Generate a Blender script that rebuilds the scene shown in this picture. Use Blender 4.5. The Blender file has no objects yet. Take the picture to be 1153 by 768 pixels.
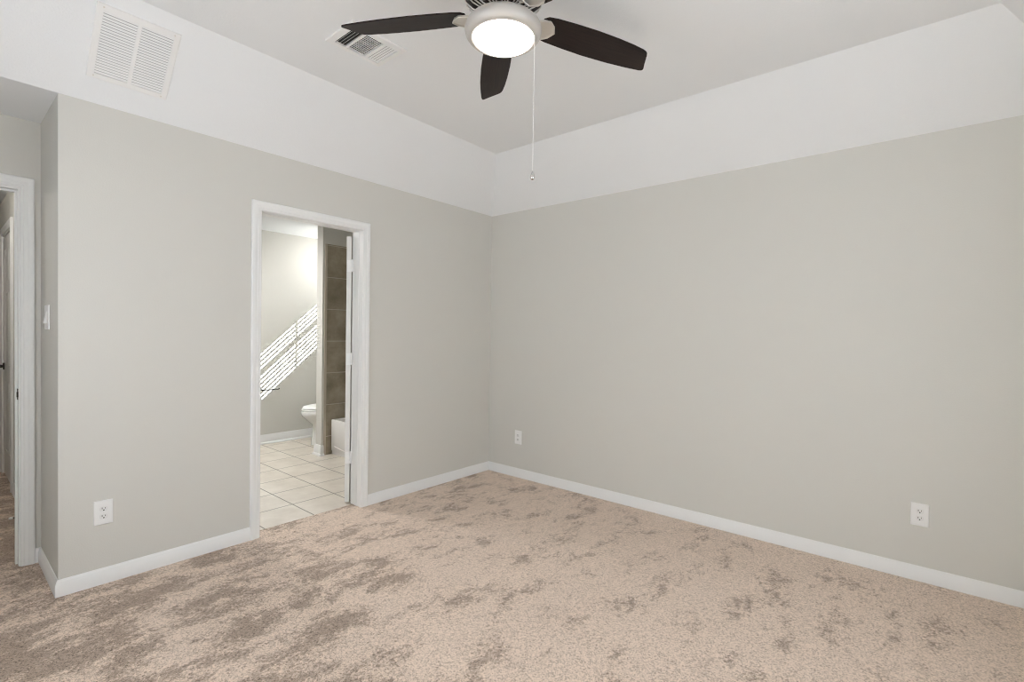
import bpy, bmesh, math, random
from mathutils import Vector, Matrix
random.seed(4)
PI = math.pi
R = math.radians
SC = bpy.context.scene
COL = SC.collection

# ------------------------------------------------------------------ camera
cam_d = bpy.data.cameras.new('camera')
cam = bpy.data.objects.new('camera', cam_d)
COL.objects.link(cam)
yaw, pit, roll = 0.8714, -0.0173, 0.0157
fw = Vector((math.sin(yaw)*math.cos(pit), math.cos(yaw)*math.cos(pit), math.sin(pit)))
rt = Vector((math.cos(yaw), -math.sin(yaw), 0))
up = rt.cross(fw)
r2 = rt*math.cos(roll) + up*math.sin(roll)
u2 = -rt*math.sin(roll) + up*math.cos(roll)
cam.matrix_world = Matrix(((r2.x, u2.x, -fw.x, -3.4964), (r2.y, u2.y, -fw.y, -3.2140),
                           (r2.z, u2.z, -fw.z, 1.3183), (0, 0, 0, 1)))
cam_d.sensor_width = 36
cam_d.lens = 553.95/1153*36
cam_d.shift_y = 1.33/1153
cam_d.clip_start = 0.02
SC.camera = cam

# ------------------------------------------------------------------ world, sun, daylight, exposure
SC.view_settings.view_transform = 'Standard'
SC.view_settings.look = 'None'
SC.view_settings.gamma = 1
SC.view_settings.use_curve_mapping = False
SC.view_settings.exposure = 0.11
SC.cycles.max_bounces = 14
SC.cycles.diffuse_bounces = 10
SC.cycles.sample_clamp_indirect = 6
SC.cycles.denoising_prefilter = 'ACCURATE'
SC.cycles.pixel_filter_type = 'BOX'
SC.cycles.filter_width = 1.0

W = bpy.data.worlds.new('sky')
SC.world = W
W.use_nodes = True
wn = W.node_tree.nodes
W.cycles.sampling_method = 'NONE'
wn['Background'].inputs[0].default_value = (0.80, 0.88, 1.0, 1)
wn['Background'].inputs[1].default_value = 1.0


def light(name, typ, loc, energy, color=(1, 1, 1), direction=None, **kw):
    l = bpy.data.lights.new(name, typ)
    l.energy = energy
    l.color = color
    for k, v in kw.items():
        setattr(l, k, v)
    o = bpy.data.objects.new(name, l)
    o.location = loc
    if direction is not None:
        o.rotation_euler = Vector(direction).to_track_quat('-Z', 'Y').to_euler()
    COL.objects.link(o)
    return o


light('sun', 'SUN', (4, -3, 6), 96.0, (0.90, 0.955, 1.0), (-1, 0.55, -0.9), angle=R(0.06))
# daylight that comes in through the bedroom window behind the camera
light('window_daylight', 'AREA', (-2.25, -4.05, 1.5), 19, (0.88, 0.945, 1.0), (0.0, 1, -0.12),
      shape='RECTANGLE', size=2.0, size_y=1.5)
light('side_window_fill', 'AREA', (-4.22, -1.35, 1.50), 23, (0.88, 0.945, 1.0), (1, 0.1, -0.12),
      shape='RECTANGLE', size=1.3, size_y=1.4)  # fill through an added, unseen side window, placed to light the entry recess


# ------------------------------------------------------------------ materials
def mat(name, color, rough=0.6, metal=0.0, spec=0.5, bump=None, emit=None, coat=0.0):
    m = bpy.data.materials.new(name)
    m.use_nodes = True
    nt = m.node_tree
    b = nt.nodes['Principled BSDF']
    b.inputs['Base Color'].default_value = (*color, 1)
    b.inputs['Roughness'].default_value = rough
    b.inputs['Metallic'].default_value = metal
    b.inputs['Specular IOR Level'].default_value = spec
    b.inputs['Coat Weight'].default_value = coat
    if emit:
        b.inputs['Emission Color'].default_value = (*emit[0], 1)
        b.inputs['Emission Strength'].default_value = emit[1]
    if bump:
        sc, strength, dist, det = bump
        tc = nt.nodes.new('ShaderNodeTexCoord')
        n = nt.nodes.new('ShaderNodeTexNoise')
        n.inputs['Scale'].default_value = sc
        n.inputs['Detail'].default_value = det
        bp = nt.nodes.new('ShaderNodeBump')
        bp.inputs['Strength'].default_value = strength
        bp.inputs['Distance'].default_value = dist
        nt.links.new(tc.outputs['Object'], n.inputs['Vector'])
        nt.links.new(n.outputs['Fac'], bp.inputs['Height'])
        nt.links.new(bp.outputs['Normal'], b.inputs['Normal'])
    return m


def nd(nt, typ, **inp):
    n = nt.nodes.new(typ)
    for k, v in inp.items():
        if k in n.inputs:
            n.inputs[k].default_value = v
        else:
            setattr(n, k, v)
    return n


M = {}
M['wall'] = mat('greige_wall_paint', (0.63, 0.622, 0.588), 0.75, spec=0.25, bump=(160, 0.25, 0.002, 3))
M['ceil'] = mat('white_ceiling_paint', (0.81, 0.825, 0.84), 0.85, spec=0.2, bump=(130, 0.4, 0.003, 3))
M['trim'] = mat('white_trim_enamel', (0.82, 0.825, 0.825), 0.35, spec=0.4)
M['door'] = mat('white_door_enamel', (0.74, 0.735, 0.72), 0.4, spec=0.4)
M['plastic'] = mat('white_plastic', (0.85, 0.85, 0.845), 0.35, spec=0.5)
M['socket'] = mat('white_socket_plastic', (0.80, 0.80, 0.79), 0.4)
M['slot'] = mat('dark_slot', (0.03, 0.028, 0.025), 0.7)
M['porcelain'] = mat('white_porcelain', (0.86, 0.86, 0.85), 0.08, spec=0.6, coat=0.5)
M['acrylic'] = mat('white_tub_acrylic', (0.84, 0.83, 0.82), 0.18, spec=0.5)
M['nickel'] = mat('brushed_nickel', (0.72, 0.69, 0.65), 0.38, metal=0.85)
M['lightring'] = mat('satin_nickel_ring', (0.52, 0.50, 0.475), 0.5, metal=0.35)
M['bronze'] = mat('dark_bronze_metal', (0.045, 0.035, 0.03), 0.35, metal=0.7)
M['darkmetal'] = mat('dark_hardware', (0.05, 0.045, 0.04), 0.35, metal=0.8)
M['chrome'] = mat('chrome', (0.55, 0.55, 0.55), 0.15, metal=1.0)
M['white_metal'] = mat('white_painted_metal', (0.82, 0.82, 0.815), 0.4)
M['duct'] = mat('dark_duct_interior', (0.035, 0.033, 0.03), 0.9)
M['filter'] = mat('pale_filter_behind_grille', (0.55, 0.55, 0.55), 0.9)
M['rubber'] = mat('white_rubber', (0.8, 0.8, 0.78), 0.6)
M['blind'] = mat('white_blind_slat', (0.8, 0.8, 0.78), 0.5)
M['bullnose'] = mat('tan_tile_trim', (0.50, 0.44, 0.37), 0.4)
M['seal'] = mat('seal_board', (0.6, 0.58, 0.55), 0.8)

# glowing frosted lamp glass
m = bpy.data.materials.new('glowing_frosted_glass')
m.use_nodes = True
b = m.node_tree.nodes['Principled BSDF']
b.inputs['Base Color'].default_value = (0.95, 0.92, 0.88, 1)
b.inputs['Roughness'].default_value = 0.4
b.inputs['Emission Color'].default_value = (1.0, 0.90, 0.80, 1)
b.inputs['Emission Strength'].default_value = 3.0
M['glow'] = m
mg = m.copy()
mg.name = 'added_lamp_cover'  # cover glow for the added, unseen bathroom and hallway lamps
mg.cycles.emission_sampling = 'NONE'
M['glow2'] = mg

# window glass
m = bpy.data.materials.new('clear_window_glass')
m.use_nodes = True
nt = m.node_tree
nt.nodes.remove(nt.nodes['Principled BSDF'])
tr = nd(nt, 'ShaderNodeBsdfTransparent')
gl = nd(nt, 'ShaderNodeBsdfGlossy', Roughness=0.02)
mx = nd(nt, 'ShaderNodeMixShader', Fac=0.06)
nt.links.new(tr.outputs[0], mx.inputs[1])
nt.links.new(gl.outputs[0], mx.inputs[2])
nt.links.new(mx.outputs[0], nt.nodes['Material Output'].inputs[0])
M['glass'] = m
m2 = m.copy()
m2.name = 'sun_dimming_glass'
m2.node_tree.nodes['Transparent BSDF'].inputs[0].default_value = (0.72, 0.72, 0.71, 1)  # tint added to weaken the sun through the unseen bathroom pane
M['tinted'] = m2

# walnut fan blades
m = mat('dark_walnut_blade', (0.03, 0.02, 0.016), 0.45, spec=0.2)
nt = m.node_tree
b = nt.nodes['Principled BSDF']
tc = nd(nt, 'ShaderNodeTexCoord')
mp = nd(nt, 'ShaderNodeMapping')
mp.inputs['Scale'].default_value = (3, 60, 60)
no = nd(nt, 'ShaderNodeTexNoise', Scale=4.0, Detail=6.0)
cr = nd(nt, 'ShaderNodeValToRGB')
cr.color_ramp.elements[0].color = (0.008, 0.005, 0.0045, 1)
cr.color_ramp.elements[1].color = (0.024, 0.015, 0.012, 1)
cr.color_ramp.elements[0].position = 0.3
cr.color_ramp.elements[1].position = 0.75
nt.links.new(tc.outputs['Object'], mp.inputs['Vector'])
nt.links.new(mp.outputs[0], no.inputs['Vector'])
nt.links.new(no.outputs['Fac'], cr.inputs['Fac'])
nt.links.new(cr.outputs[0], b.inputs['Base Color'])
M['walnut'] = m

# carpet: speckled cut pile with brushed patches where the pile leans another way
m = bpy.data.materials.new('beige_cut_pile_carpet')
m.use_nodes = True
nt = m.node_tree
b = nt.nodes['Principled BSDF']
b.inputs['Roughness'].default_value = 0.95
b.inputs['Specular IOR Level'].default_value = 0.1
b.inputs['Sheen Weight'].default_value = 0.15
b.inputs['Sheen Roughness'].default_value = 0.6
L = nt.links.new
tc = nd(nt, 'ShaderNodeTexCoord')
mp = nd(nt, 'ShaderNodeMapping')
mp.inputs['Rotation'].default_value = (0, 0, R(-28))
mp.inputs['Scale'].default_value = (0.70, 1.15, 1)
L(tc.outputs['Object'], mp.inputs['Vector'])
warp = nd(nt, 'ShaderNodeTexNoise', Scale=9.0, Detail=3.0)
L(tc.outputs['Object'], warp.inputs['Vector'])
wsc = nd(nt, 'ShaderNodeVectorMath', operation='SCALE')
wsc.inputs['Scale'].default_value = 0.06
L(warp.outputs['Color'], wsc.inputs[0])
wad = nd(nt, 'ShaderNodeVectorMath', operation='ADD')
L(mp.outputs[0], wad.inputs[0])
L(wsc.outputs[0], wad.inputs[1])
patch = nd(nt, 'ShaderNodeTexNoise', Scale=5.6, Detail=8.0, Roughness=0.70)
L(wad.outputs[0], patch.inputs['Vector'])
# where more of the pile is brushed back: towards the left wall by the doorway
sep = nd(nt, 'ShaderNodeSeparateXYZ')
L(tc.outputs['Object'], sep.inputs[0])
fx = nd(nt, 'ShaderNodeMapRange')
fx.inputs['From Min'].default_value = -1.5
fx.inputs['From Max'].default_value = -3.1
fx.inputs['To Min'].default_value = 0.0
fx.inputs['To Max'].default_value = 0.10
L(sep.outputs['X'], fx.inputs['Value'])
fy = nd(nt, 'ShaderNodeMapRange')
fy.inputs['From Min'].default_value = -2.0
fy.inputs['From Max'].default_value = -0.2
fy.inputs['To Min'].default_value = 0.0
fy.inputs['To Max'].default_value = 0.05
L(sep.outputs['Y'], fy.inputs['Value'])
a1 = nd(nt, 'ShaderNodeMath', operation='ADD')
L(fx.outputs[0], a1.inputs[0])
L(fy.outputs[0], a1.inputs[1])
a2 = nd(nt, 'ShaderNodeMath', operation='ADD')
fleck = nd(nt, 'ShaderNodeTexNoise', Scale=20.0, Detail=6.0, Roughness=0.75)
L(wad.outputs[0], fleck.inputs['Vector'])
fm = nd(nt, 'ShaderNodeMath', operation='MULTIPLY_ADD')
fm.inputs[1].default_value = 0.40
L(fleck.outputs['Fac'], fm.inputs[0])
pm = nd(nt, 'ShaderNodeMath', operation='SUBTRACT')
pm.inputs[1].default_value = 0.20
L(patch.outputs['Fac'], pm.inputs[0])
L(pm.outputs[0], fm.inputs[2])
L(fm.outputs[0], a2.inputs[0])
tj = nd(nt, 'ShaderNodeMath', operation='MULTIPLY_ADD')
tj.inputs[1].default_value = 0.11
def tufts(scale):
    v = nd(nt, 'ShaderNodeTexVoronoi', Scale=scale)
    L(tc.outputs['Object'], v.inputs['Vector'])
    sx = nd(nt, 'ShaderNodeSeparateXYZ')
    L(v.outputs['Color'], sx.inputs[0])
    return sx.outputs['Y']


L(tufts(110.0), tj.inputs[0])
L(a1.outputs[0], tj.inputs[2])
tk = nd(nt, 'ShaderNodeMath', operation='SUBTRACT')
tk.inputs[1].default_value = 0.055
L(tj.outputs[0], tk.inputs[0])
L(tk.outputs[0], a2.inputs[1])
pr = nd(nt, 'ShaderNodeValToRGB')
pr.color_ramp.elements[0].position = 0.545
pr.color_ramp.elements[0].color = (0, 0, 0, 1)
pr.color_ramp.elements[1].position = 0.665
pr.color_ramp.elements[1].color = (1, 1, 1, 1)
L(a2.outputs[0], pr.inputs['Fac'])
gm = nd(nt, 'ShaderNodeMath', operation='MULTIPLY_ADD')
gm.inputs[1].default_value = 0.6
L(tufts(150.0), gm.inputs[0])
L(tufts(270.0), gm.inputs[2])
gr = nd(nt, 'ShaderNodeValToRGB')
gr.color_ramp.elements[0].position = 0.0
gr.color_ramp.elements[0].color = (0, 0, 0, 1)
gr.color_ramp.elements[1].position = 1.0
gr.color_ramp.elements[1].color = (1, 1, 1, 1)
L(gm.outputs[0], gr.inputs['Fac'])
lightc = nd(nt, 'ShaderNodeMix', data_type='RGBA')
lightc.inputs['A'].default_value = (0.30, 0.228, 0.178, 1)
lightc.inputs['B'].default_value = (0.78, 0.635, 0.525, 1)
darkc = nd(nt, 'ShaderNodeMix', data_type='RGBA')
darkc.inputs['A'].default_value = (0.10, 0.070, 0.050, 1)
darkc.inputs['B'].default_value = (0.44, 0.34, 0.27, 1)
L(gr.outputs['Color'], lightc.inputs['Factor'])
L(gr.outputs['Color'], darkc.inputs['Factor'])
mixc = nd(nt, 'ShaderNodeMix', data_type='RGBA')
L(pr.outputs['Color'], mixc.inputs['Factor'])
L(lightc.outputs['Result'], mixc.inputs['A'])
L(darkc.outputs['Result'], mixc.inputs['B'])
L(mixc.outputs['Result'], b.inputs['Base Color'])
bp = nd(nt, 'ShaderNodeBump')
bp.inputs['Strength'].default_value = 0.25
bp.inputs['Distance'].default_value = 0.004
L(gm.outputs[0], bp.inputs['Height'])
L(bp.outputs['Normal'], b.inputs['Normal'])
M['carpet'] = m


def tile_mat(name, c1, c2, grout, w, h, off, mortar, rough, axes, bumpd=0.002, nscale=5.0, freq=2, shift=0.0):
    m = bpy.data.materials.new(name)
    m.use_nodes = True
    nt = m.node_tree
    L = nt.links.new
    b = nt.nodes['Principled BSDF']
    tc = nd(nt, 'ShaderNodeTexCoord')
    sp = nd(nt, 'ShaderNodeSeparateXYZ')
    cb = nd(nt, 'ShaderNodeCombineXYZ')
    L(tc.outputs['Object'], sp.inputs[0])
    for i, a in enumerate(axes):
        ad = nd(nt, 'ShaderNodeMath', operation='SUBTRACT')
        ad.inputs[1].default_value = off[i]
        L(sp.outputs[a], ad.inputs[0])
        L(ad.outputs[0], cb.inputs[i])
    br = nt.nodes.new('ShaderNodeTexBrick')
    br.offset = shift
    br.offset_frequency = freq
    br.inputs['Scale'].default_value = 1.0
    br.inputs['Brick Width'].default_value = w
    br.inputs['Row Height'].default_value = h
    br.inputs['Mortar Size'].default_value = mortar
    br.inputs['Mortar Smooth'].default_value = 0.2
    br.inputs['Color1'].default_value = (0, 0, 0, 1)
    br.inputs['Color2'].default_value = (1, 1, 1, 1)
    L(cb.outputs[0], br.inputs['Vector'])
    n = nd(nt, 'ShaderNodeTexNoise', Scale=nscale, Detail=5.0, Roughness=0.6)
    L(tc.outputs['Object'], n.inputs['Vector'])
    cr = nd(nt, 'ShaderNodeValToRGB')
    cr.color_ramp.elements[0].position = 0.32
    cr.color_ramp.elements[0].color = (*c1, 1)
    cr.color_ramp.elements[1].position = 0.70
    cr.color_ramp.elements[1].color = (*c2, 1)
    L(n.outputs['Fac'], cr.inputs['Fac'])
    mx = nd(nt, 'ShaderNodeMix', data_type='RGBA')
    mx.inputs['B'].default_value = (*grout, 1)
    L(br.outputs['Fac'], mx.inputs['Factor'])
    L(cr.outputs['Color'], mx.inputs['A'])
    L(mx.outputs['Result'], b.inputs['Base Color'])
    b.inputs['Roughness'].default_value = rough
    inv = nd(nt, 'ShaderNodeMath', operation='SUBTRACT')
    inv.inputs[0].default_value = 1.0
    L(br.outputs['Fac'], inv.inputs[1])
    bp = nd(nt, 'ShaderNodeBump')
    bp.inputs['Strength'].default_value = 0.6
    bp.inputs['Distance'].default_value = bumpd
    L(inv.outputs[0], bp.inputs['Height'])
    L(bp.outputs['Normal'], b.inputs['Normal'])
    return m


M['floortile'] = tile_mat('beige_floor_tile', (0.60, 0.545, 0.475), (0.74, 0.69, 0.62), (0.15, 0.13, 0.11),
                          0.343, 0.343, (-1.715 - 3.43, 0.440 - 3.43), 0.0045, 0.28, ('X', 'Y'))
M['walltile'] = tile_mat('brown_grey_wall_tile', (0.20, 0.170, 0.120), (0.39, 0.34, 0.26), (0.50, 0.45, 0.38),
                         0.62, 0.338, (-0.775 - 6.2, 0.195 - 3.38), 0.004, 0.45, ('X', 'Z'))


# ------------------------------------------------------------------ mesh helpers
class MB:
    def __init__(s):
        s.bm = bmesh.new()

    def face(s, vs):
        try:
            return s.bm.faces.new(vs)
        except ValueError:
            return None

    def box(s, x0, x1, y0, y1, z0, z1, mtx=None):
        v = [s.bm.verts.new((x, y, z)) for z in (z0, z1) for y in (y0, y1) for x in (x0, x1)]
        for f in ((0, 2, 3, 1), (4, 5, 7, 6), (0, 1, 5, 4), (2, 6, 7, 3), (0, 4, 6, 2), (1, 3, 7, 5)):
            s.face([v[i] for i in f])
        if mtx:
            for q in v:
                q.co = mtx @ q.co
        return v

    def prism(s, poly, h0, h1, fn):
        """poly = list of 2-D points; fn(u, v, h) -> 3-D"""
        a = [s.bm.verts.new(fn(u, v, h0)) for u, v in poly]
        c = [s.bm.verts.new(fn(u, v, h1)) for u, v in poly]
        n = len(poly)
        s.face(a[::-1])
        s.face(c)
        for i in range(n):
            s.face([a[i], a[(i+1) % n], c[(i+1) % n], c[i]])
        return a, c

    def loft(s, rings, cap=True, closed=True):
        vs = [[s.bm.verts.new(p) for p in ring] for ring in rings]
        n = len(vs[0])
        for i in range(len(vs)-1):
            for j in range(n if closed else n-1):
                s.face([vs[i][j], vs[i][(j+1) % n], vs[i+1][(j+1) % n], vs[i+1][j]])
        if cap:
            s.face(vs[0][::-1])
            s.face(vs[-1])
        return vs

    def lathe(s, prof, c=(0, 0, 0), seg=48, mtx=None):
        rings = []
        for r, z in prof:
            rings.append([Vector((c[0]+max(r, 1e-4)*math.cos(2*PI*k/seg), c[1]+max(r, 1e-4)*math.sin(2*PI*k/seg), c[2]+z))
                          for k in range(seg)])
        if mtx:
            rings = [[mtx @ p for p in ring] for ring in rings]
        return s.loft(rings)

    def tube(s, pts, r, seg=10):
        pts = [Vector(p) for p in pts]
        rings = []
        for i, p in enumerate(pts):
            d = (pts[min(i+1, len(pts)-1)] - pts[max(i-1, 0)]).normalized()
            a = d.cross(Vector((0, 0, 1)))
            if a.length < 1e-3:
                a = d.cross(Vector((1, 0, 0)))
            a.normalize()
            bb = d.cross(a)
            rr = r[i] if isinstance(r, (list, tuple)) else r
            rings.append([p + a*rr*math.cos(2*PI*k/seg) + bb*rr*math.sin(2*PI*k/seg) for k in range(seg)])
        return s.loft(rings)

    def build(s, name, m, parent=None, smooth=False, bevel=None, seg=2, label=None, angle=35):
        bmesh.ops.recalc_face_normals(s.bm, faces=s.bm.faces[:])
        me = bpy.data.meshes.new(name)
        s.bm.to_mesh(me)
        s.bm.free()
        me.materials.append(m)
        if smooth:
            for p in me.polygons:
                p.use_smooth = True
            try:
                me.set_sharp_from_angle(angle=R(angle))
            except Exception:
                pass
        o = bpy.data.objects.new(name, me)
        COL.objects.link(o)
        if parent:
            o.parent = parent
        if bevel:
            bv = o.modifiers.new('bevel', 'BEVEL')
            bv.width = bevel
            bv.segments = seg
            bv.limit_method = 'ANGLE'
            bv.angle_limit = R(40)
        if label:
            o['label'] = label
        return o


def empty(name, loc=(0, 0, 0), parent=None):
    o = bpy.data.objects.new(name, None)
    o.location = loc
    o.empty_display_size = 0.1
    COL.objects.link(o)
    if parent:
        o.parent = parent
    return o


def tag(o, label, cat, group=None, kind=None):
    o['label'] = label
    o['category'] = cat
    if group:
        o['group'] = group
    if kind:
        o['kind'] = kind
    return o


def struct(o, label, cat):
    return tag(o, label, cat, kind='structure')


# ------------------------------------------------------------------ room numbers
XL = -4.04           # bedroom side wall to the left of the camera
YB = -3.83           # bedroom wall behind the camera
XE = -3.089          # left end of the wall with the bathroom doorway
YA = 0.56            # back wall of the entry recess
WH = 2.44            # wall plate height
D = 0.395            # how far the sloped ceiling band comes in (and rises)
ZC = WH + D
T = 0.12
OX0, OX1 = -2.155, -1.403   # rough opening of the bathroom doorway
OZ = 2.075
EX0, EX1 = -3.97, -3.160    # rough opening of the entry doorway
BY = 2.62            # bathroom far wall
BX = -2.94           # bathroom side wall
HX = -3.06           # hallway right wall
HY0, HY1, HZ = 2.335, 3.105, 2.122   # hallway door rough opening
HYE = 5.2

# walls -------------------------------------------------------------------
w = MB()
w.box(XE, OX0, 0, T, 0, WH)
w.box(OX1, 0, 0, T, 0, WH)
w.box(OX0, OX1, 0, T, OZ, WH)
w.box(XE, XE + T, T, YA, 0, WH)
struct(w.build('wall_left', M['wall']), 'warm grey wall with the bathroom doorway, left of the corner', 'wall')
w = MB()
w.box(0, T, YB - T, T, 0, WH)
struct(w.build('wall_right', M['wall']), 'long blank warm grey wall right of the corner', 'wall')
w = MB()
wx0, wx1, wz0, wz1 = -3.25, -1.25, 0.70, 2.15
w.box(XL - T, wx0, YB - T, YB, 0, WH)
w.box(wx1, 0, YB - T, YB, 0, WH)
w.box(wx0, wx1, YB - T, YB, 0, wz0)
w.box(wx0, wx1, YB - T, YB, wz1, WH)
struct(w.build('wall_back', M['wall']), 'grey bedroom wall behind the viewpoint with a wide window', 'wall')
w = MB()
sy0, sy1, sz0, sz1 = -2.0, -0.7, 0.75, 2.15
w.box(XL - T, XL, YB, sy0, 0, WH)
w.box(XL - T, XL, sy1, YA + T, 0, WH)
w.box(XL - T, XL, sy0, sy1, 0, sz0)
w.box(XL - T, XL, sy0, sy1, sz1, WH)
struct(w.build('wall_west', M['wall']), 'grey bedroom side wall left of the viewpoint with an added window', 'wall')
w = MB()
w.box(XL, EX0, YA, YA + T, 0, WH)
w.box(EX1, HX, YA, YA + T, 0, WH)
w.box(EX0, EX1, YA, YA + T, OZ, WH)
struct(w.build('wall_entry', M['wall']), 'grey back wall of the entry recess around the hallway doorway', 'wall')
w = MB()
w.box(HX, HX + 0.10, YA + T, HY0, 0, WH)
w.box(HX, HX + 0.10, HY1, HYE, 0, WH)
w.box(HX, HX + 0.10, HY0, HY1, HZ, WH)
w.box(HX + 0.102, BX + 0.02, YA, HYE, 0, WH)
struct(w.build('wall_hallway_right', M['wall']), 'dim hallway wall seen through the left doorway', 'wall')
w = MB()
w.box(XL - T, XL, YA + T, HYE, 0, WH)
w.box(XL - T, BX, HYE, HYE + T, 0, WH)
struct(w.build('wall_hallway_left', M['wall']), 'hallway side and end wall hidden past the left doorway', 'wall')
w = MB()
w.box(BX, T, BY, BY + T, 0, 2.46)
struct(w.build('wall_bathroom_far', M['wall']), 'bathroom wall carrying the striped patch of sunlight', 'wall')
# bathroom outside wall with the small high window over the toilet
bwy0, bwy1, bwz0, bwz1 = 1.92, 2.49, 1.40, 2.085
w = MB()
w.box(0, T, T, bwy0, 0, 2.46)
w.box(0, T, bwy1, BY, 0, 2.46)
w.box(0, T, bwy0, bwy1, 0, bwz0)
w.box(0, T, bwy0, bwy1, bwz1, 2.46)
struct(w.build('wall_bathroom_window', M['wall']), 'bathroom outside wall behind toilet and tub', 'wall')
w = MB()
w.box(-0.82, 0, 1.65, 1.765, 0, 2.46)
struct(w.build('wall_tub_end', M['wall'], bevel=0.003), 'short stub wall between toilet and bathtub', 'wall')

# floor --------------------------------------------------------------------
w = MB()
w.box(XL, 0, YB, 0, -0.1, 0)
w.box(OX0 + 0.010, OX1 - 0.010, 0, 0.105, -0.1, 0)
w.box(XL, XE, 0, YA, -0.1, 0)
w.box(EX0 + 0.018, EX1 - 0.018, YA, YA + T, -0.1, 0)
w.box(XL, HX + 0.10, YA + T, HYE, -0.1, 0)
struct(w.build('floor', M['carpet']), 'beige cut pile carpet with darker brushed patches', 'carpet')
w = MB()
w.box(BX + 0.02, 0, T, BY, -0.1, -0.004)
w.box(OX0 + 0.010, OX1 - 0.010, 0.105, T, -0.1, -0.004)
struct(w.build('floor_bathroom', M['floortile']), 'square beige bathroom floor tiles with dark grout', 'floor')

# ceiling: flat tray with sloped bands all round ---------------------------
w = MB()
e = 0.12
w.box(XL + D - e, -D + e, YB + D - e, -D + e, ZC, ZC + 0.1)


def slope(p0, p1, inx, iny):
    # p0-p1 along the wall top; rises towards (inx, iny); mitred at both ends
    p0, p1, inn = Vector((*p0, 0)), Vector((*p1, 0)), Vector((inx, iny, 0))
    al = (p1 - p0).normalized()
    k = Vector((0, 0, 1))
    lo0, lo1 = p0 + k*WH, p1 + k*WH
    hi0, hi1 = p0 + inn*D + al*D + k*ZC, p1 + inn*D - al*D + k*ZC
    o = -inn*0.10 + k*0.10
    out = [lo0 + o, lo1 + o, hi1 + o, hi0 + o]
    w.loft([[lo0, lo1, hi1, hi0], out])


slope((XL, 0), (0, 0), 0, -1)
slope((0, 0), (0, YB), -1, 0)
slope((0, YB), (XL, YB), 0, 1)
slope((XL, YB), (XL, 0), 1, 0)
struct(w.build('ceiling', M['ceil']), 'white bedroom ceiling with sloped bands above the walls', 'ceiling')
w = MB()
w.box(XL - T, XE + T, 0.0, YA + T, WH, WH + 0.1)
struct(w.build('ceiling_entry', M['ceil']), 'low shaded ceiling of the entry recess at upper left', 'ceiling')
w = MB()
w.box(XL - T, BX + 0.02, YA + T, HYE + T, WH, WH + 0.1)
struct(w.build('ceiling_hallway', M['ceil']), 'hallway ceiling past the left doorway', 'ceiling')
w = MB()
w.box(BX, T, T, BY + T, 2.46, 2.56)
struct(w.build('ceiling_bathroom', M['ceil']), 'white bathroom ceiling seen through the doorway', 'ceiling')
# unseen outer shell added so that no daylight leaks over the wall tops
w = MB()
w.box(XL - 0.4, 0.5, YB - 0.25, HYE + 0.4, 3.0, 3.1)
w.box(0.1, 0.5, YB - 0.2, BY + 0.3, 2.5, 3.0)
w.box(XL - 0.4, XL - 0.02, YB - 0.2, HYE + 0.4, 2.45, 3.0)
w.box(XL - 0.4, 0.5, YB - 0.25, YB - 0.04, 2.45, 3.0)
w.box(XL - 0.4, 0.5, HYE, HYE + 0.4, 2.5, 3.0)
struct(w.build('light_seal_shell', M['seal']), 'added unseen eave boards above the rooms', 'roof')

# baseboards ---------------------------------------------------------------
BB = [(0, 0), (0.013, 0), (0.013, 0.058), (0.0105, 0.062), (0.0105, 0.066), (0.007, 0.074), (0.0045, 0.081), (0, 0.081)]


def run(w, prof, p0, p1, nrm, m0=0, m1=0, z0=0.0):
    """sweep profile (depth, height) from p0 to p1; m0, m1: +1 shortens at inside corners, -1 lengthens at outside"""
    p0, p1, nrm = Vector((*p0, z0)), Vector((*p1, z0)), Vector((*nrm, 0))
    al = (p1 - p0).normalized()
    w.loft([[p0 + nrm*d + al*d*m0 + Vector((0, 0, h)) for d, h in prof],
            [p1 + nrm*d - al*d*m1 + Vector((0, 0, h)) for d, h in prof]])


CO0, CO1 = -2.201, -1.357   # outer edges of the bathroom casing
w = MB()
run(w, BB, (XE, 0), (CO0, 0), (0, -1), -1, 0)
run(w, BB, (XE, 0), (XE, YA), (-1, 0), -1, 1)
run(w, BB, (CO1, 0), (0, 0), (0, -1), 0, 1)
struct(w.build('baseboard_left', M['trim'], smooth=True), 'white baseboard under the wall with the doorway', 'baseboard')
w = MB()
run(w, BB, (0, 0), (0, YB), (-1, 0), 1, 1)
struct(w.build('baseboard_right', M['trim'], smooth=True), 'white baseboard under the long right wall', 'baseboard')
w = MB()
run(w, BB, (-3.117, YA), (XE, YA), (0, -1), 0, 1)
struct(w.build('baseboard_entry', M['trim'], smooth=True), 'short white baseboard piece beside the left doorway casing', 'baseboard')
w = MB()
run(w, BB, (HX, YA + T), (HX, 2.275), (-1, 0))
run(w, BB, (HX, 3.165), (HX, HYE), (-1, 0))
struct(w.build('baseboard_hallway', M['trim'], smooth=True), 'white baseboard along the dim hallway wall', 'baseboard')
BT = [(0, 0), (0.026, 0), (0.025, 0.012), (0.020, 0.020), (0.013, 0.024), (0.013, 0.085), (0.010, 0.092), (0.010, 0.096),
      (0.004, 0.110), (0, 0.110)]
w = MB()
run(w, BT, (BX + 0.02, BY), (0, BY), (0, -1), 1, 1, -0.004)
struct(w.build('baseboard_bathroom', M['trim'], smooth=True), 'white bathroom baseboard below the sunlit wall', 'baseboard')
w = MB()
run(w, BT, (-0.82, 1.765), (-0.82, 1.65), (-1, 0), -1, -1, -0.004)
run(w, BT, (-0.82, 1.65), (-0.797, 1.65), (0, -1), -1, 0, -0.004)
run(w, BT, (-0.0, 1.765), (-0.82, 1.765), (0, 1), 0, -1, -0.004)
struct(w.build('baseboard_tub_end', M['trim'], smooth=True), 'white baseboard wrapping the stub wall end by the tub', 'baseboard')

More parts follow.
